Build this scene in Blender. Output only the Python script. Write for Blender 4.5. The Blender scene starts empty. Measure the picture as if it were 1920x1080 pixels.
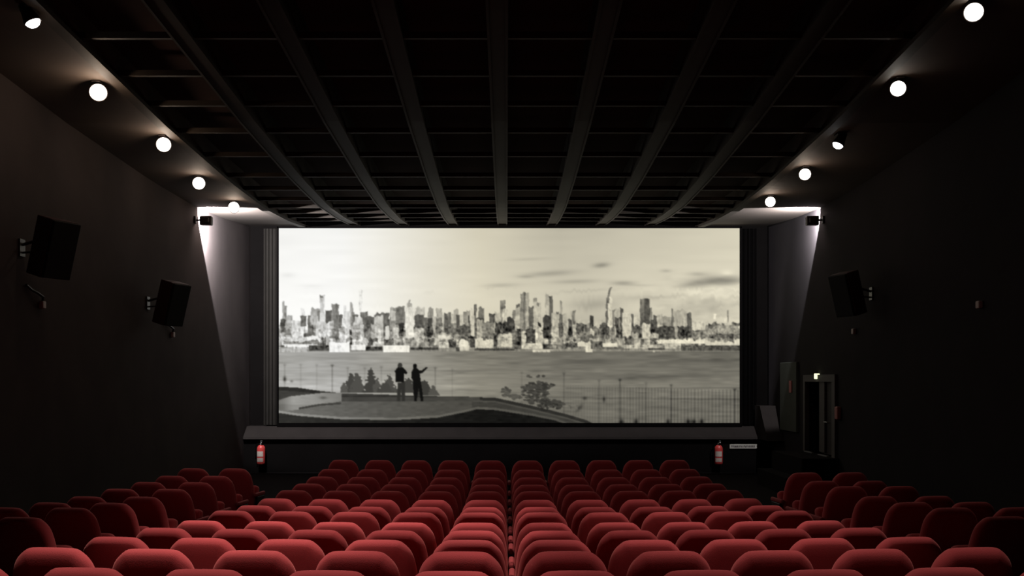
import bpy, bmesh, math, random
import numpy as np
from mathutils import Vector, Matrix

C = bpy.context.scene.collection
SC = bpy.context.scene
CZ = 2.25                      # camera height above the front floor
# ------------------------------------------------------------------ camera
cd = bpy.data.cameras.new('camera')
cam = bpy.data.objects.new('camera', cd); C.objects.link(cam)
cam.location = (0, 0, CZ); cam.rotation_euler = (math.radians(90), 0, 0)
cd.sensor_width = 36; cd.lens = 35
cd.shift_x = 10/1920; cd.shift_y = 172/1920
cd.clip_start = 0.05; cd.clip_end = 200
SC.camera = cam
# ------------------------------------------------------------------ world, exposure
w = bpy.data.worlds.new('world'); SC.world = w; w.use_nodes = True
w.node_tree.nodes['Background'].inputs[0].default_value = (0.01, 0.008, 0.008, 1)
w.node_tree.nodes['Background'].inputs[1].default_value = 0.2
SC.view_settings.view_transform = 'Standard'
SC.view_settings.look = 'None'
SC.view_settings.exposure = 0.0
SC.view_settings.gamma = 1.0
SC.view_settings.use_curve_mapping = False
SC.cycles.max_bounces = 4; SC.cycles.diffuse_bounces = 2
SC.cycles.sample_clamp_indirect = 2.0
SC.cycles.use_denoising = True

# unseen house lights, placed from how the rows are lit, plus added fill
def spot(name, loc, aim, energy, size, blend, color=(1, .86, .72), r=.08):
    l = bpy.data.lights.new(name, 'SPOT'); l.energy = energy; l.color = color
    l.spot_size = math.radians(size); l.spot_blend = blend; l.shadow_soft_size = r
    o = bpy.data.objects.new(name, l); C.objects.link(o); o.location = loc
    d = Vector(aim)-Vector(loc); o.rotation_euler = d.to_track_quat('-Z', 'Y').to_euler()
    return o
HOUSE = [(-1.62, 4.6, 500), (-1.62, 6.9, 660), (-1.58, 9.2, 520), (1.45, 4.7, 250), (1.40, 7.0, 330), (1.45, 9.2, 260)]
for hx, hy, he in HOUSE:
    spot('house_and_fill_light', (hx, hy, CZ+3.62), (hx*.95, hy-.02, .9), he, 47, .42, (1, .86, .74), .10)
for hx, he in ((-3.2, 70), (3.4, 30)):
    spot('house_and_fill_light', (hx, 4.5, CZ+4.0), (hx*.25, 15.5, .2), he, 44, .9, (1, .84, .72), .12)  # added fill from behind, lifting the far rows; no real lamp
# wide wall floodlights beside the screen
def flood(x, y, z, s, energy):
    t = math.radians(18)
    spot('wall_flood_light', (x, y, z), (x+.10*s, y+math.cos(t), z+math.sin(t)), energy, 152, .07, (.97, .96, 1.0), .03)
flood(-5.86, 19.62, CZ+3.13, 1, 1700)
flood(5.93, 19.62, CZ+3.13, -1, 650)

# ------------------------------------------------------------------ helpers
def mat(name, col, rough=.8, spec=.3, metal=0, noise=0, scale=8, sheen=0, emit=None, es=0, bump=0, bscale=60):
    m = bpy.data.materials.new(name); m.use_nodes = True
    nt = m.node_tree; b = nt.nodes['Principled BSDF']
    b.inputs['Base Color'].default_value = (*col, 1)
    b.inputs['Roughness'].default_value = rough
    b.inputs['Specular IOR Level'].default_value = spec
    b.inputs['Metallic'].default_value = metal
    if sheen:
        b.inputs['Sheen Weight'].default_value = sheen
        b.inputs['Sheen Roughness'].default_value = .5
        b.inputs['Sheen Tint'].default_value = (1, .45, .42, 1)
    if emit:
        b.inputs['Emission Color'].default_value = (*emit, 1); b.inputs['Emission Strength'].default_value = es
    tc = nt.nodes.new('ShaderNodeTexCoord')
    if noise:
        n = nt.nodes.new('ShaderNodeTexNoise'); n.inputs['Scale'].default_value = scale; n.inputs['Detail'].default_value = 4
        r = nt.nodes.new('ShaderNodeMapRange'); r.inputs[3].default_value = 1-noise; r.inputs[4].default_value = 1+noise
        mx = nt.nodes.new('ShaderNodeVectorMath'); mx.operation = 'SCALE'; mx.inputs[0].default_value = col
        nt.links.new(tc.outputs['Object'], n.inputs['Vector']); nt.links.new(n.outputs['Fac'], r.inputs[0])
        nt.links.new(r.outputs[0], mx.inputs['Scale']); nt.links.new(mx.outputs[0], b.inputs['Base Color'])
    if bump:
        n = nt.nodes.new('ShaderNodeTexNoise'); n.inputs['Scale'].default_value = bscale
        bp = nt.nodes.new('ShaderNodeBump'); bp.inputs['Strength'].default_value = bump; bp.inputs['Distance'].default_value = .01
        nt.links.new(tc.outputs['Object'], n.inputs['Vector']); nt.links.new(n.outputs['Fac'], bp.inputs['Height'])
        nt.links.new(bp.outputs[0], b.inputs['Normal'])
    return m

M = dict(
    velvet=mat('red velvet', (.47, .066, .076), .85, .15, noise=.12, scale=3, sheen=.25, bump=.15, bscale=220),
    velvet_arm=mat('red armrest fabric', (.30, .045, .052), .8, .2, noise=.1, scale=5),
    seat_metal=mat('black painted seat metal', (.012, .011, .012), .5, .4, noise=.1),
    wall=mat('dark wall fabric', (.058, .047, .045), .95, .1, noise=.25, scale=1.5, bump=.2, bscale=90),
    wall_shade=mat('wall fabric shade darkened right', (.020, .017, .018), .95, .1, noise=.25, scale=1.5, bump=.2, bscale=90),  # same fabric as the left wall, dimmer light put into its colour
    front=mat('black front wall cloth', (.006, .0052, .005), 1, 0, noise=.2, scale=2),
    floor=mat('dark carpet', (.010, .008, .008), .95, .05, noise=.3, scale=12),
    slab=mat('black coffer lining', (.045, .030, .027), .95, .05, noise=.15, scale=4),
    beam=mat('dark brown ceiling beam', (.033, .025, .019), .7, .25, noise=.18, scale=5),
    soffit=mat('brown painted soffit', (.075, .060, .051), .8, .2, noise=.15, scale=2),
    mask=mat('grey screen masking cloth', (.030, .027, .024), 1, 0, noise=.15, scale=3),
    black=mat('matt black', (.004, .0035, .0035), 1, 0, noise=.1),
    ledge=mat('grey painted ledge', (.024, .020, .0185), .9, .05, noise=.25, scale=3),
    metal=mat('dark lamp metal', (.02, .016, .016), .45, .5, noise=.1),
    speaker=mat('brown speaker cabinet', (.035, .012, .012), .6, .3, noise=.15, scale=10),
    grille=mat('black speaker grille', (.008, .008, .008), .8, .3, bump=.5, bscale=300),
    lens=mat('lit lamp lens', (.9, .9, .85), .3, .5, emit=(1, .95, .86), es=14),
    lens_cool=mat('lit lamp lens cool', (.9, .9, .95), .3, .5, emit=(.95, .97, 1), es=9),
    red=mat('extinguisher red paint', (.55, .055, .05), .35, .5, noise=.05),
    label=mat('pale extinguisher label', (.55, .46, .40), .6, .3, noise=.15, scale=30),
    steel=mat('grey steel', (.32, .32, .32), .4, .5, metal=.6, noise=.1),
    sign=mat('pale notice strip', (.45, .43, .38), .7, .2, noise=.2, scale=20),
    ink=mat('dark lettering', (.06, .05, .05), .8, .2, noise=.1),
    panel=mat('grey green wall panel', (.055, .06, .05), .8, .2, noise=.2, scale=4),
    frame=mat('grey door frame paint', (.075, .065, .062), .7, .3, noise=.15),
    leaf=mat('dark door leaf', (.025, .020, .020), .7, .2, noise=.2),
    pink=mat('red sign plastic', (.35, .09, .08), .5, .3, noise=.1),
    pale=mat('pale plastic', (.42, .34, .32), .6, .3, noise=.1),
    exit=mat('lit exit marker', (.9, .95, .6), .4, .3, emit=(.95, 1, .62), es=1.3),
)

def obj(name, bm, m, parent=None, smooth=False, loc=None):
    me = bpy.data.meshes.new(name)
    bmesh.ops.recalc_face_normals(bm, faces=bm.faces)
    bm.to_mesh(me); bm.free()
    me.materials.append(M[m] if isinstance(m, str) else m)
    if smooth:
        for p in me.polygons: p.use_smooth = True
    o = bpy.data.objects.new(name, me); C.objects.link(o)
    if parent: o.parent = parent
    if loc: o.location = loc
    return o
def empty(name, loc, rot=(0, 0, 0)):
    o = bpy.data.objects.new(name, None); C.objects.link(o); o.location = loc; o.rotation_euler = rot
    o.empty_display_size = .1
    return o
def tag(o, label=None, cat=None, group=None, kind=None):
    if label: o['label'] = label
    if cat: o['category'] = cat
    if group: o['group'] = group
    if kind: o['kind'] = kind
    return o
def box(bm, c, s, bev=0, mtx=None, seg=2):
    r = bmesh.ops.create_cube(bm, size=1)
    vs = r['verts']
    bmesh.ops.scale(bm, vec=s, verts=vs)
    if bev:
        es = list({e for v in vs for e in v.link_edges})
        g = bmesh.ops.bevel(bm, geom=es, offset=bev, segments=seg, affect='EDGES', profile=.5)
        vs = list({v for f in g['faces'] for v in f.verts} | {v for v in vs if v.is_valid})
    if mtx is not None: bmesh.ops.transform(bm, matrix=mtx, verts=vs)
    bmesh.ops.translate(bm, vec=c, verts=vs)
    return vs
def lathe(bm, prof, n=24, mtx=None):
    """profile of (radius, z) about the local z axis, closed at both ends"""
    rings = []
    for r, z in prof:
        rings.append([bm.verts.new((r*math.cos(2*math.pi*i/n), r*math.sin(2*math.pi*i/n), z)) for i in range(n)])
    for a, b in zip(rings, rings[1:]):
        for i in range(n): bm.faces.new((a[i], a[(i+1) % n], b[(i+1) % n], b[i]))
    bm.faces.new(rings[0][::-1]); bm.faces.new(rings[-1])
    vs = [v for r in rings for v in r]
    if mtx is not None: bmesh.ops.transform(bm, matrix=mtx, verts=vs)
    return vs
def tube(bm, pts, r, n=8):
    pts = [Vector(p) for p in pts]; rings = []
    for i, p in enumerate(pts):
        d = (pts[min(i+1, len(pts)-1)]-pts[max(i-1, 0)]).normalized()
        a = d.orthogonal().normalized(); b = d.cross(a)
        if rings:
            a0 = (rings[-1][0].co-pts[i-1]).normalized(); a = (a0-d*a0.dot(d)).normalized(); b = d.cross(a)
        rings.append([bm.verts.new(p+r*(a*math.cos(2*math.pi*k/n)+b*math.sin(2*math.pi*k/n))) for k in range(n)])
    for a, b in zip(rings, rings[1:]):
        for i in range(n): bm.faces.new((a[i], a[(i+1) % n], b[(i+1) % n], b[i]))
    bm.faces.new(rings[0][::-1]); bm.faces.new(rings[-1])

# ------------------------------------------------------------------ room dimensions
XL, XR, YB, YF = -6.1, 6.2, -6.0, 23.7
CEIL = [(-6, 5.0), (4, 4.45), (7.5, 4.10), (10.3, 3.84), (13.8, 3.58), (17, 3.44), (19.5, 3.41), (21.5, 3.50), (23.7, 3.68)]
CEIL = [(y, z+CZ) for y, z in CEIL]
cy = [a for a, b in CEIL]; cz = [b for a, b in CEIL]
def ceil(y): return float(np.interp(y, cy, cz))
ROWZ = [.846, .91, .99, 1.063, 1.133, 1.168, 1.232, 1.268, 1.276, 1.291, 1.289, 1.266, 1.205]
ROWY = [4.40+.87*k for k in range(13)]
SEAT_H = .95
fy = [-6, 0, 3.0]+[y+.25 for y in ROWY]+[17, 23.7]
fz = [CZ-.846-SEAT_H+.55, CZ-.846-SEAT_H+.30, CZ-.846-SEAT_H+.06]+[CZ-z-SEAT_H for z in ROWZ]+[CZ-1.205-SEAT_H, CZ-1.205-SEAT_H]
def floor_z(y): return float(np.interp(y, fy, fz))

# floor
bm = bmesh.new(); prev = None
for y, z in zip(fy, fz):
    a = [bm.verts.new((XL-.1, y, z)), bm.verts.new((XR+.1, y, z)), bm.verts.new((XR+.1, y, z-.3)), bm.verts.new((XL-.1, y, z-.3))]
    if prev:
        for i in range(4): bm.faces.new((prev[i], prev[(i+1) % 4], a[(i+1) % 4], a[i]))
    else: bm.faces.new(a)
    prev = a
bm.faces.new(prev[::-1])
tag(obj('floor', bm, 'floor'), 'dark carpet floor sloping down to the screen', kind='structure')

def wall(name, c, s, m, label):
    bm = bmesh.new(); box(bm, c, s); return tag(obj(name, bm, m), label, kind='structure')
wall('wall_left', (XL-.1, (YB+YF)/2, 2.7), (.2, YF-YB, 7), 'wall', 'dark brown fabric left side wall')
wall('wall_back', ((XL+XR)/2, YB-.1, 3.5), (XR-XL+.4, .2, 8), 'wall', 'dark back wall behind the camera')
wall('wall_front', ((XL+XR)/2, YF+.1, 2.7), (XR-XL+.4, .2, 7), 'front', 'black wall behind and under the screen')
# right wall, with the doorway left open
DY0, DY1, DZ0, DZ1 = 18.75, 20.6, CZ-1.47, CZ+.02
DM = 19.72
bm = bmesh.new()
def ybox(bm, y0, y1, z0, z1, x0=XR, x1=XR+.2): box(bm, ((x0+x1)/2, (y0+y1)/2, (z0+z1)/2), (x1-x0, y1-y0, z1-z0))
ybox(bm, YB, DY0, -.8, 6.9); ybox(bm, DY1, YF, -.8, 6.9); ybox(bm, DY0, DY1, -.8, DZ0); ybox(bm, DY0, DY1, DZ1, 6.9)
tag(obj('wall_right', bm, 'wall_shade'), 'shade-darkened right side wall with the exit doorway', kind='structure')

# ceiling: black slab with coffer beams and side soffits
def strip(bm, x0, x1, y0, y1, lo, hi, step=.5):
    n = max(2, int((y1-y0)/step)+1); prev = None
    for i in range(n+1):
        y = y0+(y1-y0)*i/n; z = ceil(y)
        a = [bm.verts.new((x0, y, z+lo)), bm.verts.new((x1, y, z+lo)), bm.verts.new((x1, y, z+hi)), bm.verts.new((x0, y, z+hi))]
        if prev:
            for k in range(4): bm.faces.new((prev[k], prev[(k+1) % 4], a[(k+1) % 4], a[k]))
        else: bm.faces.new(a)
        prev = a
    bm.faces.new(prev[::-1])
bm = bmesh.new(); strip(bm, XL-.2, XR+.2, YB, YF+.2, .36, .6)
ceiling = tag(obj('ceiling', bm, 'slab'), 'black coffered cinema ceiling with brown beams', kind='structure')
XC, U = -.10, 1.164
EL, ER = -4.78, 4.55
for k in range(-3, 4):
    bm = bmesh.new(); x = XC+k*U
    strip(bm, x-.085, x+.085, YB, YF, 0, .36)
    strip(bm, x-.115, x-.085, YB, YF, -.015, .36)
    strip(bm, x+.085, x+.115, YB, YF, -.015, .36)
    obj('ceiling_beam', bm, 'beam', ceiling)
CROSS = [5.6, 6.7, 7.8, 8.9, 10.0, 11.1, 12.2, 13.25, 14.42, 15.7, 17.0, 18.1, 19.1, 20.0, 20.9, 21.8, 22.7]
for y in CROSS:
    bm = bmesh.new()
    xs = [EL]+[XC+k*U for k in range(-3, 4)]+[ER]
    for i in range(len(xs)-1):
        a = xs[i]+(.115 if i else 0); b = xs[i+1]-(.115 if i < len(xs)-2 else 0)
        box(bm, ((a+b)/2, y, ceil(y)+.055), (b-a, .06, .07))
    obj('cross_beam', bm, 'beam', ceiling)
for s, (a, b) in enumerate(((XL, EL), (ER, XR))):
    bm = bmesh.new(); strip(bm, a, b, YB, YF, -.02, .36)
    obj('soffit', bm, 'soffit', ceiling)
    e = EL if s == 0 else ER
    bm = bmesh.new(); strip(bm, e-.07, e+.07, YB, YF, -.075, -.02)
    obj('soffit_rail', bm, 'beam', ceiling)

# ------------------------------------------------------------------ screen
SX0, SX1, SZ0, SZ1, SY = (523-950)/79.74, (1386.5-950)/79.74, CZ+(712-793)/79.74, CZ+(712-428)/79.74, 23.4
screen = tag(empty('cinema_screen', ((SX0+SX1)/2, SY, SZ0)), 'wide cinema screen showing a black and white city skyline across a river', 'screen')

def make_picture():
    """rasterise the projected skyline; px coordinates x 523..1387, y 428..793"""
    W, H, X0, Y0 = 864, 366, 523, 428
    rng = np.random.RandomState(4)
    yy, xx = np.mgrid[0:H, 0:W].astype(float); X = xx+X0; Y = yy+Y0
    def smooth_noise(sx, sy, amp):
        a = rng.randn(int(H/sy)+3, int(W/sx)+3)
        u = xx/sx; v = yy/sy; i = u.astype(int); j = v.astype(int); fu = u-i; fv = v-j
        fu = fu*fu*(3-2*fu); fv = fv*fv*(3-2*fv)
        return amp*((a[j, i]*(1-fu)+a[j, i+1]*fu)*(1-fv)+(a[j+1, i]*(1-fu)+a[j+1, i+1]*fu)*fv)
    top = np.interp(X, [523, 600, 700, 800, 900, 1050, 1200, 1300, 1386], [.955, .96, .945, .885, .825, .725, .775, .81, .84])
    low = np.interp(X, [523, 650, 700, 800, 900, 1000, 1100, 1200, 1300, 1386], [.99, .985, .96, .90, .865, .82, .81, .85, .86, .87])
    f = np.clip((Y-430)/130, 0, 1)
    im = top*(1-f)+low*f
    im += smooth_noise(60, 9, .006)
    def ell(cx, cyy, rx, ry, d, tilt=0):
        dx = X-cx; dy = (Y-cyy)+tilt*dx
        return d*np.exp(-((dx/rx)**2+(dy/ry)**2))
    cl = [(992, 486, 40, 3, -.06, .04), (1127, 497.5, 15, 4.5, -.2, .08), (1030, 513, 45, 5, -.13, .06), (985, 519, 15, 3, -.1, 0), (938, 535, 35, 4, -.1, .03),
          (1080, 528, 45, 4, -.11, .03), (1168, 531, 22, 4, -.17, 0), (1200, 535, 30, 2, -.07, 0), (1248, 508, 10, 3, -.1, 0), (1338, 527, 48, 9, -.24, .05),
          (1300, 535, 25, 5, -.12, .1), (1308, 514, 20, 4, -.1, 0), (1370, 527, 25, 6, -.12, 0), (1362, 511, 14, 6, .07, 0), (1350, 546, 45, 8, .05, .1),
          (1230, 557, 55, 4, -.08, .02), (1100, 545, 60, 3, -.06, .06), (1113, 572, 45, 14, -.13, 0), (1355, 575, 40, 14, -.13, 0), (1290, 580, 50, 14, -.07, 0),
          (540, 516, 14, 5, -.05, 0), (585, 536, 20, 3, -.03, 0), (805, 548, 12, 3, -.03, 0), (1200, 560, 70, 16, -.04, 0), (1180, 600, 200, 14, -.08, 0)]
    for c in cl: im += ell(*c)
    tex = smooth_noise(14, 5, .02)+smooth_noise(30, 6, .02)
    im += tex*np.clip((X-1180)/120, 0, 1)*np.clip((Y-505)/30, 0, 1)
    # ---- skyline
    gl = smooth_noise(2.6, 7, .05)+smooth_noise(4, 3, .035)
    def R(x0, x1, y0, t, y1=652):
        a, b, c, d = int(round(x0-X0)), int(round(x1-X0)), int(round(y0-Y0)), int(round(y1-Y0))
        a = max(a, 0); b = min(b, W)
        if b <= a: return
        seg = np.full((d-c, b-a), float(t))
        seg *= 1+.05*np.sin(np.arange(a, b)*2.1)[None, :]
        seg += gl[c:d, a:b]*.9
        im[c:d, a:b] = seg
    # soft distant mass behind the blocks
    for x in range(523, 1387, 5):
        h = 612+rng.randint(-6, 8)
        base = .72 if x < 690 else .50
        R(x, x+5, h, base+rng.uniform(-.12, .12))
    data = [
    # x0,x1,top,tone,(bottom)
    (674, 680, 544, .91), (565, 571, 578, .9), (645, 650, 572, .85), (1050, 1054, 565, .62), (1001, 1006, 560, .62), (763, 766, 569, .72), (766, 770, 563, .62), (769, 772, 571, .7),
    (530, 534, 564, .68), (534, 538, 573, .55), (536, 549, 592, .70), (527, 536, 598, .35, 624), (536, 545, 617, .5, 628), (547, 566, 602, .84), (564, 575, 592, .45, 612), (578, 584, 592, .45, 622),
    (583, 601, 579, .66), (596, 601, 583, .48, 606), (600, 609, 553, .78), (600, 607, 553, .48, 558), (583, 597, 594, .72, 610), (600, 614, 590, .85), (611, 624, 583, .38, 603), (593, 618, 605, .78), (616, 620, 602, .95, 632),
    (622, 636, 571, .56), (630, 636, 572, .47), (636, 643, 591, .38, 617), (625, 634, 600, .5, 622), (619, 626, 603, .75, 618), (640, 658, 613, .68), (647, 657, 583, .83), (657, 662, 568, .64), (660, 664, 585, .55, 620),
    (662, 672, 591, .42, 606), (676, 690, 586, .45), (684, 703, 594, .36, 622), (665, 680, 596, .80), (702, 720, 589, .46, 596), (702, 719, 594, .78), (719, 729, 587, .42), (721, 738, 600, .36, 620),
    (659, 678, 611, .66), (676, 682, 606, .8, 645), (686, 702, 618, .5, 634), (696, 717, 608, .74), (723, 730, 612, .88, 636), (570, 592, 625, .38, 634), (578, 588, 612, .42, 626), (655, 660, 618, .25, 630),
    (731, 742, 577, .60), (733, 741, 583, .76, 602), (742, 760, 576, .47), (748, 757, 606, .30, 631), (738, 749, 615, .80, 636), (757, 763, 592, .55), (779, 796, 577, .74), (778, 795, 591, .33, 616),
    (760, 777, 578, .88, 634), (803, 813, 579, .58), (794, 803, 596, .42, 632), (803, 811, 597, .30, 634), (818, 829, 577, .66), (812, 818, 594, .68, 626), (818, 829, 596, .48, 626), (829, 833, 590, .76, 622),
    (833, 840, 587, .36, 624), (840, 846, 586, .42), (846, 854, 589, .77), (851, 859, 582, .66), (856, 862, 592, .33, 624), (842, 856, 606, .46), (862, 869, 590, .80, 611), (869, 875, 586, .55), (875, 882, 583, .62), (878, 882, 592, .35),
    (855, 883, 612, .36, 632), (883, 891, 580, .78, 634), (890, 894, 571, .40), (897, 908, 576, .46), (893, 908, 597, .3, 603), (895, 905, 600, .66, 636), (917, 927, 589, .33), (907, 929, 606, .48), (927, 937, 585, .74),
    (938, 948, 564, .55), (939, 948, 574, .42, 579), (942, 951, 579, .80, 602), (928, 952, 605, .28, 628), (952, 965, 596, .24, 626), (961, 967, 581, .48, 600), (967, 975, 571, .33, 577), (966, 976, 577, .65), (967, 975, 592, .73, 616),
    (976, 986, 549, .56), (981, 985, 549, .42), (986, 992, 550, .66), (991, 1000, 575, .40), (1000, 1015, 568, .74), (1001, 1006, 560, .50, 566), (1007, 1011, 567, .48, 573), (1008, 1015, 607, .18, 614), (1023, 1029, 552, .64),
    (1024, 1030, 572, .74), (1030, 1037, 554, .37), (1018, 1033, 592, .28, 650), (1034, 1048, 588, .71, 648), (1043, 1047, 585, .38, 589), (1048, 1055, 590, .40, 645), (1055, 1063, 588, .70, 650), (1069, 1074, 584, .74), (1074, 1079, 583, .52),
    (1066, 1073, 600, .34, 637), (1074, 1080, 607, .72, 632), (1081, 1103, 607, .34, 626), (1106, 1113, 593, .28, 612), (1088, 1105, 622, .5, 638), (1106, 1114, 619, .80, 629), (1100, 1106, 606, .55, 615), (1125, 1143, 608, .33, 628), (1114, 1126, 618, .5, 640),
    (1152, 1163, 579, .72), (1148, 1152, 582, .48), (1163, 1168, 578, .38), (1154, 1166, 596, .31, 642), (1160, 1163, 598, .5, 640), (1167, 1183, 586, .79, 632), (1184, 1189, 590, .43), (1188, 1194, 592, .80, 612), (1195, 1203, 592, .76, 612), (1186, 1205, 612, .34, 628),
    (1200, 1209, 560, .46), (1208, 1218, 560, .32), (1218, 1223, 577, .55), (1226, 1232, 592, .34), (1219, 1238, 600, .31, 626), (1232, 1242, 590, .70, 614), (1242, 1257, 595, .60, 614), (1258, 1262, 579, .48), (1262, 1288, 582, .69, 614),
    (1288, 1296, 586, .40, 617), (1235, 1296, 613, .30, 636), (1264, 1270, 612, .62, 634), (1204, 1218, 607, .80, 645), (1185, 1197, 625, .64, 648), (1197, 1204, 626, .33, 645), (1218, 1236, 625, .72, 640),
    (1298, 1326, 601, .80, 619), (1296, 1329, 619, .50, 634), (1322, 1386, 610, .60, 630), (1328, 1343, 605, .38, 614), (1338, 1342, 589, .93, 600), (1357, 1361, 598, .90, 606), (1364, 1366, 582, .5, 606), (1346, 1378, 613, .66, 622),
    (1378, 1387, 607, .42, 612), (1329, 1387, 627, .38, 642), (1222, 1228, 636, .3, 646)]
    for d in data: R(*d)
    # leaning sail shaped tower
    for y in range(539, 612):
        u = (y-539)/73
        x0 = 1144.5-8*min(1, u*2.2)**.6 if u < .45 else 1136.3
        R(x0, x0+3.2+1.2*u, y, .42, y+1); 
        if y > 556: R(x0+4, x0+13-4*(1-u), y, .82, y+1)
    # ---- waterfront strip
    strip0 = int(634-Y0); 
    for x in range(523, 1387, 6):
        R(x, x+6+rng.randint(0, 8), 634+rng.randint(0, 3), rng.choice([.45, .6, .7, .38]) if x > 690 else rng.choice([.75, .85, .6, .7]), 650)
    R(523, 1387, 648, .55, 664)
    low_d = [(523, 600, 632, .82, 641), (532, 602, 640, .52, 646), (571, 601, 633, .92, 640), (534, 588, 646, .94, 651), (523, 576, 651, .72, 661), (604, 612, 633, .42, 646), (580, 618, 648, .28, 658), (596, 612, 643, .33, 650),
    (618, 656, 643, .96, 661), (656, 661, 636, .3, 647), (659, 686, 647, .95, 657), (686, 718, 651, .28, 658), (700, 720, 641, .78, 650), (719, 768, 648, .96, 661), (762, 768, 636, .5, 645), (777, 792, 615, .72, 650), (816, 847, 626, .66, 640), (822, 846, 630, .85, 637),
    (770, 806, 640, .66, 652), (770, 822, 652, .28, 657), (804, 815, 636, .38, 650), (823, 842, 642, .80, 653), (842, 856, 638, .34, 652), (852, 861, 626, .6, 638), (860, 880, 643, .80, 658), (862, 877, 640, .9, 650), (855, 862, 652, .25, 663), (882, 891, 630, .24, 652),
    (891, 925, 635, .82, 653), (906, 912, 634, .35, 639), (926, 932, 625, .30, 655), (933, 946, 627, .70, 653), (890, 965, 654, .30, 658), (939, 961, 628, .80, 651), (961, 977, 620, .38, 655), (971, 977, 616, .22, 652), (979, 1018, 621, .78, 655),
    (986, 1004, 617, .30, 644), (1021, 1028, 637, .76, 648), (1018, 1036, 646, .25, 655), (999, 1032, 656, .80, 661), (1036, 1062, 646, .45, 655), (1062, 1081, 640, .74, 643), (1062, 1084, 643, .34, 652), (1083, 1109, 642, .84, 650), (1098, 1111, 650, .85, 661), (1108, 1130, 640, .42, 655),
    (1130, 1158, 644, .86, 651), (1125, 1180, 651, .42, 656), (1170, 1236, 647, .74, 654), (1233, 1322, 637, .90, 645), (1246, 1277, 644, .76, 654), (1215, 1246, 653, .30, 658), (1277, 1387, 648, .33, 658), (1322, 1387, 642, .84, 648), (1377, 1387, 636, .9, 646), (1210, 1256, 657, .66, 661)]
    for d in low_d: R(*d)
    # irregular roofs and streets: shift the skyline texture about a little, then speckle the low town
    wx = np.clip(np.round(xx+smooth_noise(3, 9, .75)), 0, W-1).astype(int); wy = np.clip(np.round(yy+smooth_noise(4.5, 30, 1.7)), 0, H-1).astype(int)
    band = np.clip((Y-536)/6, 0, 1)*np.clip((646-Y)/6, 0, 1)
    im[:] = np.where(band > .5, im[wy, wx], im)
    sp = smooth_noise(2.7, 3.2, 1); town = np.clip((Y-596)/22, 0, 1)*np.clip((656-Y)/4, 0, 1)
    built = im < np.where(X < 700, .93, .80)
    im[:] = np.where(built, im+.085*sp*town*np.where(X < 700, .8, 1), im)
    sp2 = smooth_noise(7, 6, 1)
    im[:] = np.where(built & (sp2 > .9), im-.16*town, im); im[:] = np.where((sp2 < -1.0) & (X < 1100), im+.14*town, im)
    # ---- river
    wt = np.interp(X, [523, 620, 760, 900, 1050, 1200, 1386], [.655, .65, .60, .50, .445, .45, .44])
    wt += np.interp(Y, [658, 690, 725, 760, 793], [-.02, 0, .04, .0, .0])
    wt += smooth_noise(55, 4, .022)+smooth_noise(20, 2.2, .018)
    wt += ell(1220, 705, 120, 4, -.08, -.0)+ell(1310, 676, 70, 5, -.06)+ell(1090, 680, 60, 4, -.06)+ell(1150, 710, 90, 3, -.05)+ell(640, 672, 60, 4, -.06)+ell(700, 722, 80, 6, .06)+ell(560, 725, 60, 8, .07)+ell(1330, 770, 60, 3, -.04)
    k = np.clip((Y-657)/3, 0, 1)
    boats = (im > .72) & (Y < 662)
    im2 = im*(1-k)+wt*k
    im[:] = np.where(boats, im, im2)
    # railing on the far side of the terrace
    bars = (np.cos((X-1060)*2*np.pi/(4.9+(X-1060)*.003)) > .25)
    fz_ = (X > 1060) & (Y > np.interp(X, [1060, 1200, 1386], [722, 727, 731]))
    im -= .075*bars*fz_*np.clip((X-1050)/160, .35, 1)
    im -= .05*((np.abs(Y-np.interp(X, [1060, 1386], [745, 749])) < 2) & (X > 1020))
    im -= .05*((np.abs(Y-np.interp(X, [1100, 1386], [728, 727])) < 1.2) & (X > 1060))
    im -= .03*((np.abs(Y-695) < 1.2) & (X < 1060))
    im -= .03*((np.abs(Y-712) < 1.) & (X < 900))
    for px, y0, d in ((534, 684, .12), (564, 684, .08), (594, 684, .08), (623, 685, .22), (652, 690, .1), (684, 690, .08), (715, 688, .1), (816, 690, .13), (848, 692, .06), (978, 698, .06), (1057, 700, .12), (1123, 714, .1), (1162, 712, .2), (1211, 718, .08), (1258, 722, .16), (1377, 730, .2)):
        im[(np.abs(X-px) < 1.1) & (Y > y0)] -= d*.55
        im += ell(px, y0, 3, 2, -d)
    im += ell(534, 711, 3, 5, -.4)+ell(547, 715, 3, 2, -.3)+ell(1096, 747, 4, 3, -.2)+ell(1132, 749, 2.5, 5, -.25)+ell(1086, 765, 7, 5, -.15, .8)
    # ---- trees and shrubs on the terrace edge
    ln = smooth_noise(3, 3, 1)
    def tri(cx, ytop, yb, hw, t, rag=2.2):
        wd = hw*np.clip((Y-ytop)/(yb-ytop), 0, 1)**.75+rag*ln
        im[(np.abs(X-cx) < wd) & (Y > ytop) & (Y < yb)] = t
    for a in ((658, 697, 737, 14, .27), (670, 698, 737, 16, .31), (696, 689, 737, 15, .25), (645, 716, 737, 9, .34), (708, 708, 737, 10, .32), (731, 701, 737, 14, .30), (722, 716, 737, 18, .27), (765, 708, 737, 24, .26), (795, 712, 742, 22, .24), (812, 722, 742, 12, .32)): tri(*a)
    lr = random.Random(5)
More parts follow.
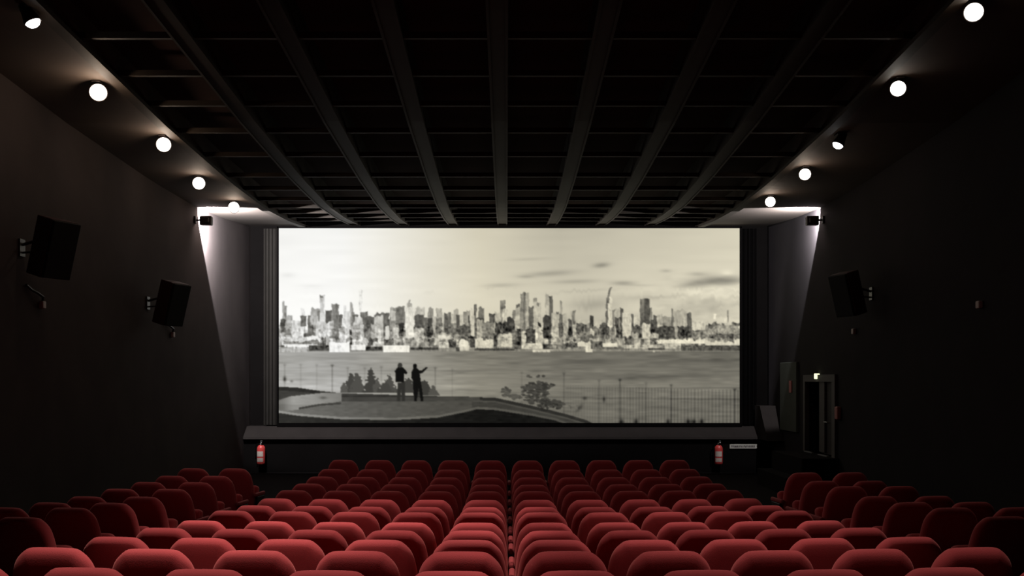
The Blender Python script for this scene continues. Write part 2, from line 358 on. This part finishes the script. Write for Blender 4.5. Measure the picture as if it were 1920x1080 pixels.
    for cx, cyy, rx, ry, n, t in ((1003, 740, 24, 17, 120, .26), (1012, 724, 26, 9, 60, .25), (1033, 758, 26, 9, 90, .23), (948, 735, 7, 9, 30, .30), (966, 744, 12, 5, 26, .33), (990, 726, 12, 4, 20, .27), (1000, 706, 26, 3, 7, .30), (1075, 764, 14, 4, 8, .36)):
        for _ in range(n):
            a = lr.uniform(0, 6.28); q = lr.random()**.6
            ex, ey = cx+rx*q*math.cos(a), cyy+ry*q*math.sin(a)
            im[((X-ex)/lr.uniform(2.2, 5.5))**2+((Y-ey)/lr.uniform(1.2, 2.4))**2 < 1] = t+lr.uniform(-.05, .07)
    # ---- terrace
    bank = np.interp(X, [523, 560, 600, 640, 820, 880, 930, 990, 1060, 1100, 1112, 1387], [725, 727, 733, 737, 743, 744, 746, 759, 776, 788, 794, 797])
    g = Y-bank
    ter = np.full_like(im, .19)
    ter = np.where(g < 7, .17, .24)
    ter = np.where((X > 820) & (g > 6) & (g < 9), .30, ter)
    curb = np.interp(X, [523, 560, 640, 740, 820, 870, 895, 930, 1000, 1040, 1062], [772, 777.5, 784, 785.5, 781, 771, 765, 767, 778, 786, 794])
    inner = (Y < curb) & (Y > 752) & (X < 885)
    ter = np.where(inner, np.interp(X, [523, 600, 700, 885], [.44, .40, .345, .29]), ter)
    lft = (X < 641) & (Y > np.interp(X, [523, 545, 600, 641], [750, 743, 737, 736])) & (Y < np.interp(X, [523, 560, 641], [772, 768, 752]))
    ter = np.where(lft, np.interp(X, [523, 550, 600, 641], [.44, .62, .56, .48])-.05*(Y > 758), ter)
    dl = np.abs(Y-np.interp(X, [560, 600, 640], [766, 759, 756]))
    ter = np.where((dl < 1.8) & (X > 560) & (X < 640), .25, ter)
    ter = np.where((np.abs(Y-curb) < 2.2) & (X < 1062), np.interp(X, [523, 560, 700, 880, 1060], [.60, .58, .47, .36, .30]), ter)
    ter = np.where(Y > curb+2.2, np.interp(X, [523, 700, 900, 1100], [.19, .14, .09, .09]), ter)
    ter = np.where((X > 640) & (X < 900) & (Y > 736) & (Y < 752), np.interp(Y, [736, 742, 743.5, 745, 752], [.26, .22, .16, .26, .27]), ter)
    ter = ter+smooth_noise(9, 3, .012)
    im[:] = np.where(g > 0, ter, im)
    im += ell(606, 746, 7, 2.5, -.2)
    for px in (1165, 1192, 1290, 1300, 1315, 1252):
        im += ell(px, 791, 4, 5, -.28)
    # ---- the two figures, in silhouette
    def pol(pts, t):
        ins = np.zeros_like(X, bool); n = len(pts)
        for i in range(n):
            x1, y1 = pts[i]; x2, y2 = pts[(i+1) % n]
            if y1 == y2: continue
            c = ((Y >= min(y1, y2)) & (Y < max(y1, y2)) & (X < (Y-y1)*(x2-x1)/(y2-y1)+x1)); ins ^= c
        im[ins] = t
    pol([(746, 718), (759, 716), (760, 752), (754, 753), (752, 730), (750, 753), (744, 753)], .19)
    pol([(746, 688), (754, 688), (759, 692), (764, 699), (762, 702), (757, 700), (758, 716), (742, 717), (742, 700), (740, 696)], .07)
    im[((X-750)/4.2)**2+((Y-685)/5)**2 < 1] = .22
    pol([(775, 690), (783, 691), (786, 695), (790, 695), (799, 688), (802, 689), (793, 699), (787, 701), (789, 715), (792, 735), (794, 752), (789, 753), (785, 728), (781, 753), (777, 753), (775, 730), (774, 713), (771, 708), (772, 697)], .07)
    im[((X-778)/4)**2+((Y-686.5)/4.6)**2 < 1] = .07
    im = np.clip(im, .02, .995)
    for ax in (0, 1):
        for _ in range(1):
            p_ = np.pad(im, 1, mode='edge'); im = .25*(p_[:-2, 1:-1] if ax == 0 else p_[1:-1, :-2])+.5*im+.25*(p_[2:, 1:-1] if ax == 0 else p_[1:-1, 2:])
    return im

im = make_picture()
GH, GW = 275, 649
v = np.linspace(0, im.shape[0]-1.001, GH); u = np.linspace(0, im.shape[1]-1.001, GW)
U0, V0 = np.meshgrid(u, v); i0 = U0.astype(int); j0 = V0.astype(int); fu = U0-i0; fv = V0-j0
g = (im[j0, i0]*(1-fu)+im[j0, i0+1]*fu)*(1-fv)+(im[j0+1, i0]*(1-fu)+im[j0+1, i0+1]*fu)*fv
xf = np.clip((U0+523-640)/260, 0, 1)
tint = np.stack([np.ones_like(g), .998-.030*xf, .985-.120*xf], -1)
darkn = np.clip(1-g*1.2, 0, 1)[..., None]
srgb = g[..., None]*(tint*(1-darkn)+darkn*np.array([1., .975, .90]))
lin = np.where(srgb <= .04045, srgb/12.92, ((srgb+.055)/1.055)**2.4)
me = bpy.data.meshes.new('projected_picture')
co = np.stack([SX0+(SX1-SX0)*U0/(im.shape[1]-1), np.full_like(g, SY), SZ1-(SZ1-SZ0)*V0/(im.shape[0]-1)], -1)
# slightly rounded upper corners of the cloth
me.vertices.add(GW*GH); me.vertices.foreach_set('co', (co-np.array([(SX0+SX1)/2, SY, SZ0])).astype(np.float32).ravel())
a = (np.arange(GH-1)[:, None]*GW+np.arange(GW-1)[None, :]).ravel()
quads = np.stack([a, a+GW, a+GW+1, a+1], -1).astype(np.int32)
me.loops.add(quads.size); me.loops.foreach_set('vertex_index', quads.ravel())
me.polygons.add(len(quads)); me.polygons.foreach_set('loop_start', np.arange(0, quads.size, 4, dtype=np.int32))
try: me.polygons.foreach_set('loop_total', np.full(len(quads), 4, dtype=np.int32))
except Exception: pass
me.update(calc_edges=True)
ca = me.color_attributes.new('picture', 'FLOAT_COLOR', 'POINT')
ca.data.foreach_set('color', np.concatenate([lin, np.ones((GH, GW, 1))], -1).astype(np.float32).ravel())
pm = bpy.data.materials.new('projected picture'); pm.use_nodes = True; nt = pm.node_tree
for n in list(nt.nodes): nt.nodes.remove(n)
at = nt.nodes.new('ShaderNodeAttribute'); at.attribute_name = 'picture'
em = nt.nodes.new('ShaderNodeEmission'); out = nt.nodes.new('ShaderNodeOutputMaterial')
nt.links.new(at.outputs['Color'], em.inputs['Color']); nt.links.new(em.outputs[0], out.inputs[0])
me.materials.append(pm)
po = bpy.data.objects.new('projected_picture', me); C.objects.link(po); po.parent = screen
po['label'] = 'glowing picture of a city skyline, a river and two silhouetted figures pointing'
def local(bm, o):
    bmesh.ops.translate(bm, vec=-Vector(o.location), verts=bm.verts)
bm = bmesh.new()
def fr(x0, x1, z0, z1, y0=SY-.06, y1=SY+.1): box(bm, ((x0+x1)/2, (y0+y1)/2, (z0+z1)/2), (x1-x0, y1-y0, z1-z0))
fr(SX0-.03, SX0, SZ0, SZ1+.03); fr(SX1, SX1+.04, SZ0, SZ1+.03); fr(SX0-.03, SX1+.04, SZ1, SZ1+.035); fr(SX0-.03, SX1+.04, SZ0-.09, SZ0)
local(bm, screen); obj('screen_frame', bm, 'black', screen)
# side masking
for x0, x1, lab in ((SX0-.37, SX0-.06, 'grey masking drape on the left edge of the screen'), (SX1+.07, SX1+.42, 'black masking drape on the right edge of the screen')):
    bm = bmesh.new(); n = 16; pr = None
    for i in range(n+1):
        x = x0+(x1-x0)*i/n; y = SY+.06+.025*math.sin(i*2.4)
        q = [bm.verts.new((x, y, SZ0-.05)), bm.verts.new((x, y, SZ1)), bm.verts.new((x, y+.04, SZ1)), bm.verts.new((x, y+.04, SZ0-.05))]
        if pr:
            for k in range(4): bm.faces.new((pr[k], pr[(k+1) % 4], q[(k+1) % 4], q[k]))
        else: bm.faces.new(q)
        pr = q
    bm.faces.new(pr[::-1])
    local(bm, screen)
    o = obj('masking_drape', bm, 'mask' if x0 < 0 else 'black', screen, smooth=False); o['label'] = lab

# ledge below the screen: sloped grey fascia, boxed-in front under it
bm = bmesh.new()
za, zb = CZ+(712-799)/79.74, CZ+(712-821)/81.0
sec = [(YF, za), (SY-.02, za), (23.05, zb+.02), (23.03, zb-.03), (YF, zb-.03)]
rows_ = [[bm.verts.new((x, y, z)) for y, z in sec] for x in (XL, XR)]
for i in range(5): bm.faces.new((rows_[0][i], rows_[0][(i+1) % 5], rows_[1][(i+1) % 5], rows_[1][i]))
bm.faces.new(rows_[0]); bm.faces.new(rows_[1][::-1])
tag(obj('trim_1', bm, 'ledge'), 'grey sloping ledge running under the screen', kind='structure')
bm = bmesh.new(); zf = floor_z(23.4)
box(bm, ((XL+XR)/2, (23.12+YF)/2, (zb-.04+zf-.02)/2), (XR-XL, YF-23.12, zb-.04-zf+.02))
tag(obj('wall_below_screen', bm, 'front'), 'black boxed wall below the screen ledge', kind='structure')
bm = bmesh.new()
tri_ = [(XR, 23.0, zb), (XR, 23.0, CZ-.55), (XR-.42, 23.3, CZ-.55), (XR-.05, 22.6, zb)]
pa = [(XR, 22.2, zb-.02), (XR, 23.35, zb-.02), (XR, 23.35, CZ-.60), (XR, 22.9, CZ-.60)]
va = [bm.verts.new(p) for p in pa]; vb = [bm.verts.new((p[0]-.38, p[1], p[2])) for p in pa]
bm.faces.new(va); bm.faces.new(vb[::-1])
for i in range(4): bm.faces.new((va[i], va[(i+1) % 4], vb[(i+1) % 4], vb[i]))
tag(obj('trim_2', bm, 'ledge'), 'slanted grey end block of the ledge by the right wall', kind='structure')

# ------------------------------------------------------------------ cinema seats
def backrest_bm():
    half = [(.236, .36), (.250, .48), (.253, .58), (.250, .67), (.243, .74), (.234, .80), (.221, .85), (.202, .888), (.174, .919), (.140, .945), (.10, .951), (0, .952)]
    pts = half+[(-x, z) for x, z in half[-2::-1]]
    for _ in range(1):
        q = [pts[0]]
        for a, b in zip(pts, pts[1:]):
            q += [(.75*a[0]+.25*b[0], .75*a[1]+.25*b[1]), (.25*a[0]+.75*b[0], .25*a[1]+.75*b[1])]
        q.append(pts[-1]); pts = q
    n = len(pts); P = [Vector(p) for p in pts]; ctr = Vector((0, .62))
    N = []
    for i in range(n):
        t = P[(i+1) % n]-P[i-1]; nn = Vector((t.y, -t.x)).normalized()
        if nn.dot(ctr-P[i]) < 0: nn = -nn
        N.append(nn)
    rings = []; bm = bmesh.new()
    prof = []
    for k in range(9):
        th = math.radians(-90+180*k/8); prof.append((.060*(1-math.cos(th)), .060*math.sin(th)))
    prof = [(.16, -.064), (.11, -.063)]+prof+[(.11, .066), (.16, .072)]
    for ins, y in prof:
        r = []
        for p, nn in zip(P, N):
            if ins > .07:
                q = p+nn*.068; q = q+(ctr-q)*((ins-.068)*1.7)
            else: q = p+nn*ins
            yy = y+(.95-q.y)*.20        # reclined: the top leans back towards the camera
            r.append(bm.verts.new((q.x, yy, q.y)))
        rings.append(r)
    for a, b in zip(rings, rings[1:]):
        for i in range(n): bm.faces.new((a[i], a[(i+1) % n], b[(i+1) % n], b[i]))
    bm.faces.new(rings[0]); bm.faces.new(rings[-1])
    return bm
def seat_proto():
    r = empty('cinema_chair', (0, 0, 0))
    obj('backrest', backrest_bm(), 'velvet', r, True)
    bm = bmesh.new()     # tipped-up cushion
    box(bm, (0, .27, .50), (.44, .12, .40), .045, Matrix.Rotation(math.radians(-14), 4, 'X'), 4)
    obj('seat_cushion', bm, 'velvet', r, True)
    bm = bmesh.new(); box(bm, (.278, .18, .60), (.046, .34, .05), .018, None, 3)
    obj('armrest', bm, 'velvet_arm', r, True)
    bm = bmesh.new(); box(bm, (.278, .20, .29), (.034, .26, .57), .008)
    box(bm, (.278, .22, .012), (.07, .34, .022), .006)
    obj('side_support', bm, 'seat_metal', r)
    return r
def copy_seat(src):
    r = src.copy(); C.objects.link(r)
    for ch in src.children:
        c = ch.copy(); C.objects.link(c); c.parent = r
    return r
proto = seat_proto(); first = True
ORD = ['first', 'second', 'third', 'fourth', 'fifth', 'sixth', 'seventh', 'eighth', 'ninth', 'tenth', 'eleventh', 'twelfth', 'thirteenth']
AX = .035
def place(x, y, z, rz, label, group, end=False):
    global first
    o = proto if first else copy_seat(proto); first = False
    o.location = (x, y, z); o.rotation_euler = (0, 0, rz)
    o['label'] = label; o['category'] = 'cinema chair'; o['group'] = group
    if end:   # outer armrest and support at the row's other end
        for nm in ('armrest', 'side_support'):
            src = [c for c in o.children if c.name.split('.')[0] == nm][0]
            c = src.copy(); C.objects.link(c); c.parent = o; c.location = (-.556, 0, 0)
    return o
ends = []
rs = random.Random(3)
for k in range(13):
    for j in range(-5, 5):
        a = (j+.5)*.555; y = ROWY[k]+.021*a*a; x = AX+a
        m_ = 5-(j+5) if j < 0 else j+1
        side = 'left' if j < 0 else 'right'
        row = 'row nearest the camera' if k == 0 else ('row nearest the screen' if k == 12 else ORD[k]+' row from the camera')
        lab = 'red seat in the %s, %s seat %s of the centre gap' % (row, ORD[m_-1], side)
        o = place(x, y, CZ-ROWZ[k]-SEAT_H, a*.042, lab, 'seats of the middle block')
        o.scale = (1, 1, 1); o.rotation_euler.x = rs.uniform(-.008, .008)
        if j == -5: ends.append(o)
side_rows = {'left': [(7.38, 1.02), (8.2, 1.055), (9.05, 1.12), (9.82, 1.155), (10.66, 1.171), (11.5, 1.185), (12.3, 1.19), (13.15, 1.174)],
             'right': [(7.2, .99), (8.05, 1.035), (8.85, 1.09), (9.65, 1.13), (10.5, 1.125), (11.35, 1.155), (12.0, 1.12)]}
for sd, rows in side_rows.items():
    s = -1 if sd == 'left' else 1
    for i, (y, zt) in enumerate(rows):
        for c, nm in ((0, 'inner'), (1, 'outer')):
            x = s*(3.60+.555*c); yy = y+c*.02
            pos = ORD[i]+' from the camera' if i < len(rows)-1 else 'nearest the screen'
            o = place(x, yy, CZ-zt-SEAT_H, s*math.radians(7), 'dark red seat in the %s side block, %s column, %s' % (sd, nm, pos), 'seats of the %s side block' % sd)
            if (sd == 'left' and c == 1) or (sd == 'right' and c == 0): ends.append(o)
for o in ends:
    for nm in ('armrest', 'side_support'):
        src = [c for c in o.children if c.name.split('.')[0] == nm][0]
        c = src.copy(); C.objects.link(c); c.parent = o; c.location = (-.556, 0, 0)
for sd in ('left', 'right'):
    s = -1 if sd == 'left' else 1
    rows = side_rows[sd]
    bm = bmesh.new(); prev = None
    pts = [(rows[0][0]-.9, -.0)]+[(y, z) for y, z in rows]+[(rows[-1][0]+.75, rows[-1][1])]
    for i, (y, zt) in enumerate(pts):
        if i == 0: zt = rows[0][1]
        z = CZ-zt-SEAT_H
        xa, xb = sorted((s*3.2, s*4.62))
        q = [bm.verts.new((xa, y, z)), bm.verts.new((xb, y, z)), bm.verts.new((xb, y, floor_z(y)-.1)), bm.verts.new((xa, y, floor_z(y)-.1))]
        if prev:
            for k in range(4): bm.faces.new((prev[k], prev[(k+1) % 4], q[(k+1) % 4], q[k]))
        else: bm.faces.new(q)
        prev = q
    bm.faces.new(prev[::-1])
    tag(obj('trim_3' if s < 0 else 'trim_4', bm, 'floor'), 'low carpeted platform under the %s side seats' % sd, kind='structure')

# ------------------------------------------------------------------ ceiling spotlights
def lamp(x, y, aim, label, energy, cool=False, glow=5, r=.098, warm=(1, .74, .54)):
    zc = ceil(y)-.02
    o = tag(empty('ceiling_spotlight', (x, y, zc)), label, 'spotlight', 'spotlights along the ceiling edges')
    bm = bmesh.new(); box(bm, (0, 0, -.012), (.10, .16, .024), .005)
    box(bm, (0, 0, -.045), (.018, .03, .06))
    obj('bracket', bm, 'metal', o)
    d = (Vector(aim)-Vector((x, y, zc-.15))).normalized()
    q = d.to_track_quat('Z', 'Y').to_matrix().to_4x4()
    q.translation = (0, 0, -.12)
    bm = bmesh.new()
    lathe(bm, [(.035, -.15), (.055, -.14), (.06, -.09), (r*.9, -.04), (r+.012, .03), (r+.012, .055), (r+.002, .055), (r+.002, .04)], 28, q)
    h = obj('housing', bm, 'metal', o, True)
    bm = bmesh.new()
    lathe(bm, [(r, .035), (r, .048), (r*.92, .068), (r*.7, .088), (r*.4, .10), (r*.12, .104)], 28, q)
    obj('lens', bm, 'lens_cool' if cool else 'lens', o, True)['label'] = 'bright lit lens'
    p = Vector((x, y, zc-.12))+d*.17
    spot('spotlight_beam', p, p+d if cool else (x*.12, y-3.2, .9), energy if cool else energy*(5.5 if x < 0 else 3.2), 100, .9, (1, .86, .70) if not cool else (.9, .93, 1), .05)
    if glow:
        l = bpy.data.lights.new('spotlight_spill', 'POINT'); l.energy = glow; l.color = warm; l.shadow_soft_size = .05
        g = bpy.data.objects.new('spotlight_spill', l); C.objects.link(g); g.location = p+d*.08
LL = [(-4.88, 10.2, 'c', (.45, .08, -.88), 12, True, .5), (-5.04, 12.28, 0, 0, 10, False, 10), (-4.97, 14.42, 0, 0, 9, False, 8), (-5.18, 16.75, 0, 0, 8, False, 5), (-5.18, 18.9, 0, 0, 8, False, 5)]
LR = [(4.72, 10.05, 0, 0, 9, False, .8), (4.78, 12.15, 0, 0, 7, False, .5), (4.78, 14.3, 'x', (-.45, -.06, -.88), 5, True, .3), (4.84, 16.15, 0, 0, 7, False, 3.5), (4.86, 18.35, 0, 0, 7, False, 3.5)]
posn = ['nearest the camera', 'second from the camera', 'third from the camera', 'fourth from the camera', 'nearest the screen']
for L, sd in ((LL, 'left'), (LR, 'right')):
    for i, (x, y, n_, aim, e, cool, gl) in enumerate(L):
        look = 'spotlight turned aside showing a thin crescent' if n_ else 'glaring round spotlight'
        if aim: aim = (x+aim[0], y+aim[1], ceil(y)-.17+aim[2])
        lamp(x, y, aim if aim else (.15*x, 3.5, 1.2), '%s on the %s ceiling edge, %s' % (look, sd, posn[i]), e, cool, gl, .075 if n_ else (.098 if sd == 'left' else .088))

# wall floodlights
for sd, x in (('left', XL), ('right', XR)):
    s = 1 if sd == 'left' else -1
    o = tag(empty('wall_floodlight', (x, 19.45, CZ+3.12)), 'black floodlight high on the %s wall throwing white light towards the screen' % sd, 'floodlight')
    bm = bmesh.new(); box(bm, (s*.02, 0, 0), (.04, .10, .14), .006); tube(bm, [(s*.04, 0, 0), (s*.10, 0, 0), (s*.12, 0, 0)], .018)
    obj('wall_bracket', bm, 'metal', o)
    bm = bmesh.new(); box(bm, (s*.24, -.03, -.02), (.24, .12, .18), .02); box(bm, (s*.24, -.10, -.02), (.16, .06, .11), .02)
    obj('lamp_housing', bm, 'metal', o)
    bm = bmesh.new(); box(bm, (s*.24, .036, -.02), (.20, .012, .14), .003)
    obj('lens', bm, 'lens_cool', o)

# ------------------------------------------------------------------ wall speakers
def speaker(x, y, z, s, label, h=.66):
    o = tag(empty('wall_speaker', (x, y, z)), label, 'speaker', 'speakers on the side walls')
    R_ = Matrix.Rotation(s*math.radians(-24), 4, 'Z') @ Matrix.Rotation(s*math.radians(16), 4, 'Y')
    def put(bm): bmesh.ops.transform(bm, matrix=Matrix.Translation((s*.40, 0, 0)) @ R_, verts=bm.verts)
    bm = bmesh.new(); box(bm, (0, 0, 0), (.26, .42, h), .012); put(bm); obj('cabinet', bm, 'speaker', o)
    bm = bmesh.new(); box(bm, (s*.155, 0, 0), (.05, .41, h-.02), .012); put(bm); obj('grille', bm, 'grille', o)
    bm = bmesh.new(); box(bm, (s*.012, 0, .0), (.024, .14, .22), .004); tube(bm, [(s*.02, 0, .04), (s*.16, 0, .08), (s*.26, 0, .06)], .02)
    tube(bm, [(s*.02, 0, -.06), (s*.15, 0, -.05), (s*.24, 0, .0)], .014)
    obj('bracket', bm, 'metal', o)
speaker(XL, 12.5, CZ+1.655, 1, 'brown speaker box on the left wall, nearest the camera', .74)
speaker(XL, 16.9, CZ+1.30, 1, 'brown speaker box on the left wall, nearer the screen', .74)
speaker(XR, 16.9, CZ+1.46, -1, 'black speaker box high on the right wall', .74)
def junction(x, y, z, s, label):
    o = tag(empty('cable_box', (x, y, z)), label, 'cable box', 'cable boxes under the speakers')
    bm = bmesh.new(); box(bm, (s*.03, 0, 0), (.06, .10, .10), .015, None, 3); obj('box_cover', bm, 'pale', o)
    if s < 0: return
    bm = bmesh.new(); tube(bm, [(s*.03, 0, .04), (s*.06, -.05, .10), (s*.05, -.18, .14), (s*.03, -.30, .17), (s*.02, -.42, .22)], .018)
    obj('cable', bm, 'metal', o)
junction(XL, 13.02, CZ+.98, 1, 'small pale cable box under the left wall speaker nearest the camera')
junction(XL, 18.1, CZ+.82, 1, 'small pale cable box under the left wall speaker nearer the screen')
junction(XR, 17.7, CZ+.86, -1, 'small dim cable box under the right wall speaker')
junction(XR, 13.0, CZ+.98, -1, 'tiny dim cable box alone on the dark right wall')

# ------------------------------------------------------------------ extinguishers and notice on the front wall
def extinguisher(x, z, label, y=23.12):
    o = tag(empty('fire_extinguisher', (x, y-.12, z)), label, 'fire extinguisher', 'extinguishers on the wall below the screen')
    bm = bmesh.new(); lathe(bm, [(.07, 0), (.092, .015), (.095, .04), (.095, .36), (.085, .41), (.055, .445), (.03, .455)], 24)
    obj('cylinder', bm, 'red', o, True)
    bm = bmesh.new(); n = 14
    for z0, z1 in ((.07, .16), (.19, .31)):
        for i in range(n):
            a0 = math.radians(-150+100*i/n); a1 = math.radians(-150+100*(i+1)/n)
            bm.faces.new([bm.verts.new((.0965*math.cos(a), .0965*math.sin(a), zz)) for a, zz in ((a0, z0), (a1, z0), (a1, z1), (a0, z1))])
    obj('label_sticker', bm, 'label', o)['label'] = 'pale printed label'
    bm = bmesh.new(); lathe(bm, [(.025, .455), (.025, .49), (.015, .50)], 14); box(bm, (.02, -.03, .51), (.03, .12, .018), .004); box(bm, (.02, -.04, .545), (.028, .13, .014), .004)
    obj('valve', bm, 'steel', o)
    bm = bmesh.new(); tube(bm, [(-.02, 0, .48), (-.09, 0, .49), (-.125, 0, .42), (-.125, 0, .25), (-.12, 0, .12)], .012)
    obj('hose', bm, 'black', o, True)
    bm = bmesh.new(); box(bm, (0, .105, .28), (.07, .03, .2), .004); obj('wall_hook', bm, 'metal', o)
extinguisher((490-950)/81.1, CZ+(712-871)/81.1, 'red fire extinguisher at the left end under the screen')
extinguisher((1347-950)/81.1, CZ+(712-871)/81.1, 'red fire extinguisher at the right end under the screen')
o = tag(empty('notice_strip', ((1394-950)/80.8, 23.105, CZ+(712-837)/80.8)), 'narrow pale notice beside the right fire extinguisher', 'sign')
bm = bmesh.new(); box(bm, (0, 0, 0), (.64, .02, .10), .004); obj('plate', bm, 'sign', o)
bm = bmesh.new(); rr = random.Random(8); x = -.28
while x < .26:
    w_ = rr.uniform(.015, .03); box(bm, (x+w_/2, -.012, rr.uniform(-.006, .006)), (w_, .003, .045)); x += w_+.012
obj('print', bm, 'ink', o)

# ------------------------------------------------------------------ exit doorway on the right wall
door = tag(empty('door_1', (XR, (DY0+DY1)/2, DZ0)), 'grey framed exit doorway in the right wall', kind='structure')
bm = bmesh.new()
ybox(bm, DY0-.08, DY0+.10, DZ0, DZ1+.08, XR-.05, XR+.04); ybox(bm, DY1-.06, DY1+.06, DZ0, DZ1+.08, XR-.05, XR+.04)
ybox(bm, DY0+.10, DY1-.06, DZ1-.06, DZ1+.08, XR-.05, XR+.04)
local(bm, door); obj('door_frame', bm, 'frame', door)
bm = bmesh.new(); ybox(bm, DY0+.12, DM, DZ0+.02, DZ1-.06, XR+.03, XR+.08); local(bm, door); lf = obj('door_leaf', bm, 'leaf', door)
bm = bmesh.new(); ybox(bm, DM-.32, DM, DZ0+.05, DZ1-.06, XR-.01, XR+.03); local(bm, door); obj('door_edge_plate', bm, 'frame', door)
bm = bmesh.new(); tube(bm, [(XR-.01, 19.1, DZ0+.65), (XR-.05, 19.1, DZ0+.65), (XR-.05, 19.3, DZ0+.65), (XR-.01, 19.3, DZ0+.65)], .012); local(bm, door)
obj('door_handle', bm, 'steel', door)
bm = bmesh.new(); ybox(bm, DY0-.1, DY1+.2, DZ0-.5, DZ1+.3, XR+1.2, XR+1.3)
ybox(bm, DY0-.2, DY0-.1, DZ0-.5, DZ1+.3, XR+.2, XR+1.3); ybox(bm, DY1+.1, DY1+.2, DZ0-.5, DZ1+.3, XR+.2, XR+1.3)
ybox(bm, DY0-.1, DY1+.1, DZ1+.2, DZ1+.3, XR+.2, XR+1.3); ybox(bm, DY0-.1, DY1+.1, DZ0-.1, DZ0, XR+.0, XR+1.3)
tag(obj('wall_passage', bm, 'black'), 'black passage behind the exit doorway', kind='structure')
# steps up to the door, with pale nosing
bm = bmesh.new(); fzd = floor_z(20)
box(bm, (XR-.35, 19.6, (fzd-.02+DZ0)/2), (.70, 2.1, DZ0-fzd+.02)); box(bm, (XR-.85, 19.6, fzd+.15), (.30, 2.1, .34))
tag(obj('trim_5', bm, 'floor'), 'dark steps up to the exit doorway', kind='structure')
bm = bmesh.new(); box(bm, (XR-.10, 19.18, DZ0+.012), (.05, .55, .02)); box(bm, (XR-.10, 20.1, DZ0+.012), (.05, .5, .02))
tag(obj('trim_6', bm, 'steel'), 'thin metal strips on the door step', kind='structure')
# lit marker over the door
o = tag(empty('exit_light', (XR, 19.8, DZ1+.0)), 'small glowing yellow green light above the exit door', 'exit light')
bm = bmesh.new(); box(bm, (-.03, .06, .05), (.06, .10, .12), .01); obj('light_case', bm, 'metal', o)
bm = bmesh.new(); box(bm, (-.045, -.045, .05), (.09, .10, .11), .015); obj('light_cover', bm, 'exit', o)
# pale panel left of the door and the red plate on it
o = tag(empty('wall_panel', (XR, 21.75, CZ+.38)), 'tall grey green panel on the right wall between door and screen', 'panel')
bm = bmesh.new(); box(bm, (-.03, 0, -.75), (.06, 1.25, 1.5), .01); obj('board', bm, 'panel', o)
o = tag(empty('wall_plate', (XR-.062, 21.5, CZ-.15)), 'small dull red plate on the grey green panel', 'sign')
bm = bmesh.new(); box(bm, (-.01, 0, 0), (.02, .18, .26), .004); obj('plate', bm, 'pink', o)
o = tag(empty('call_point', (XR, 18.52, CZ-.62)), 'small dull red box on the wall beside the exit door', 'alarm box')
bm = bmesh.new(); box(bm, (-.04, 0, 0), (.08, .16, .24), .02, None, 3); obj('case', bm, 'pink', o)
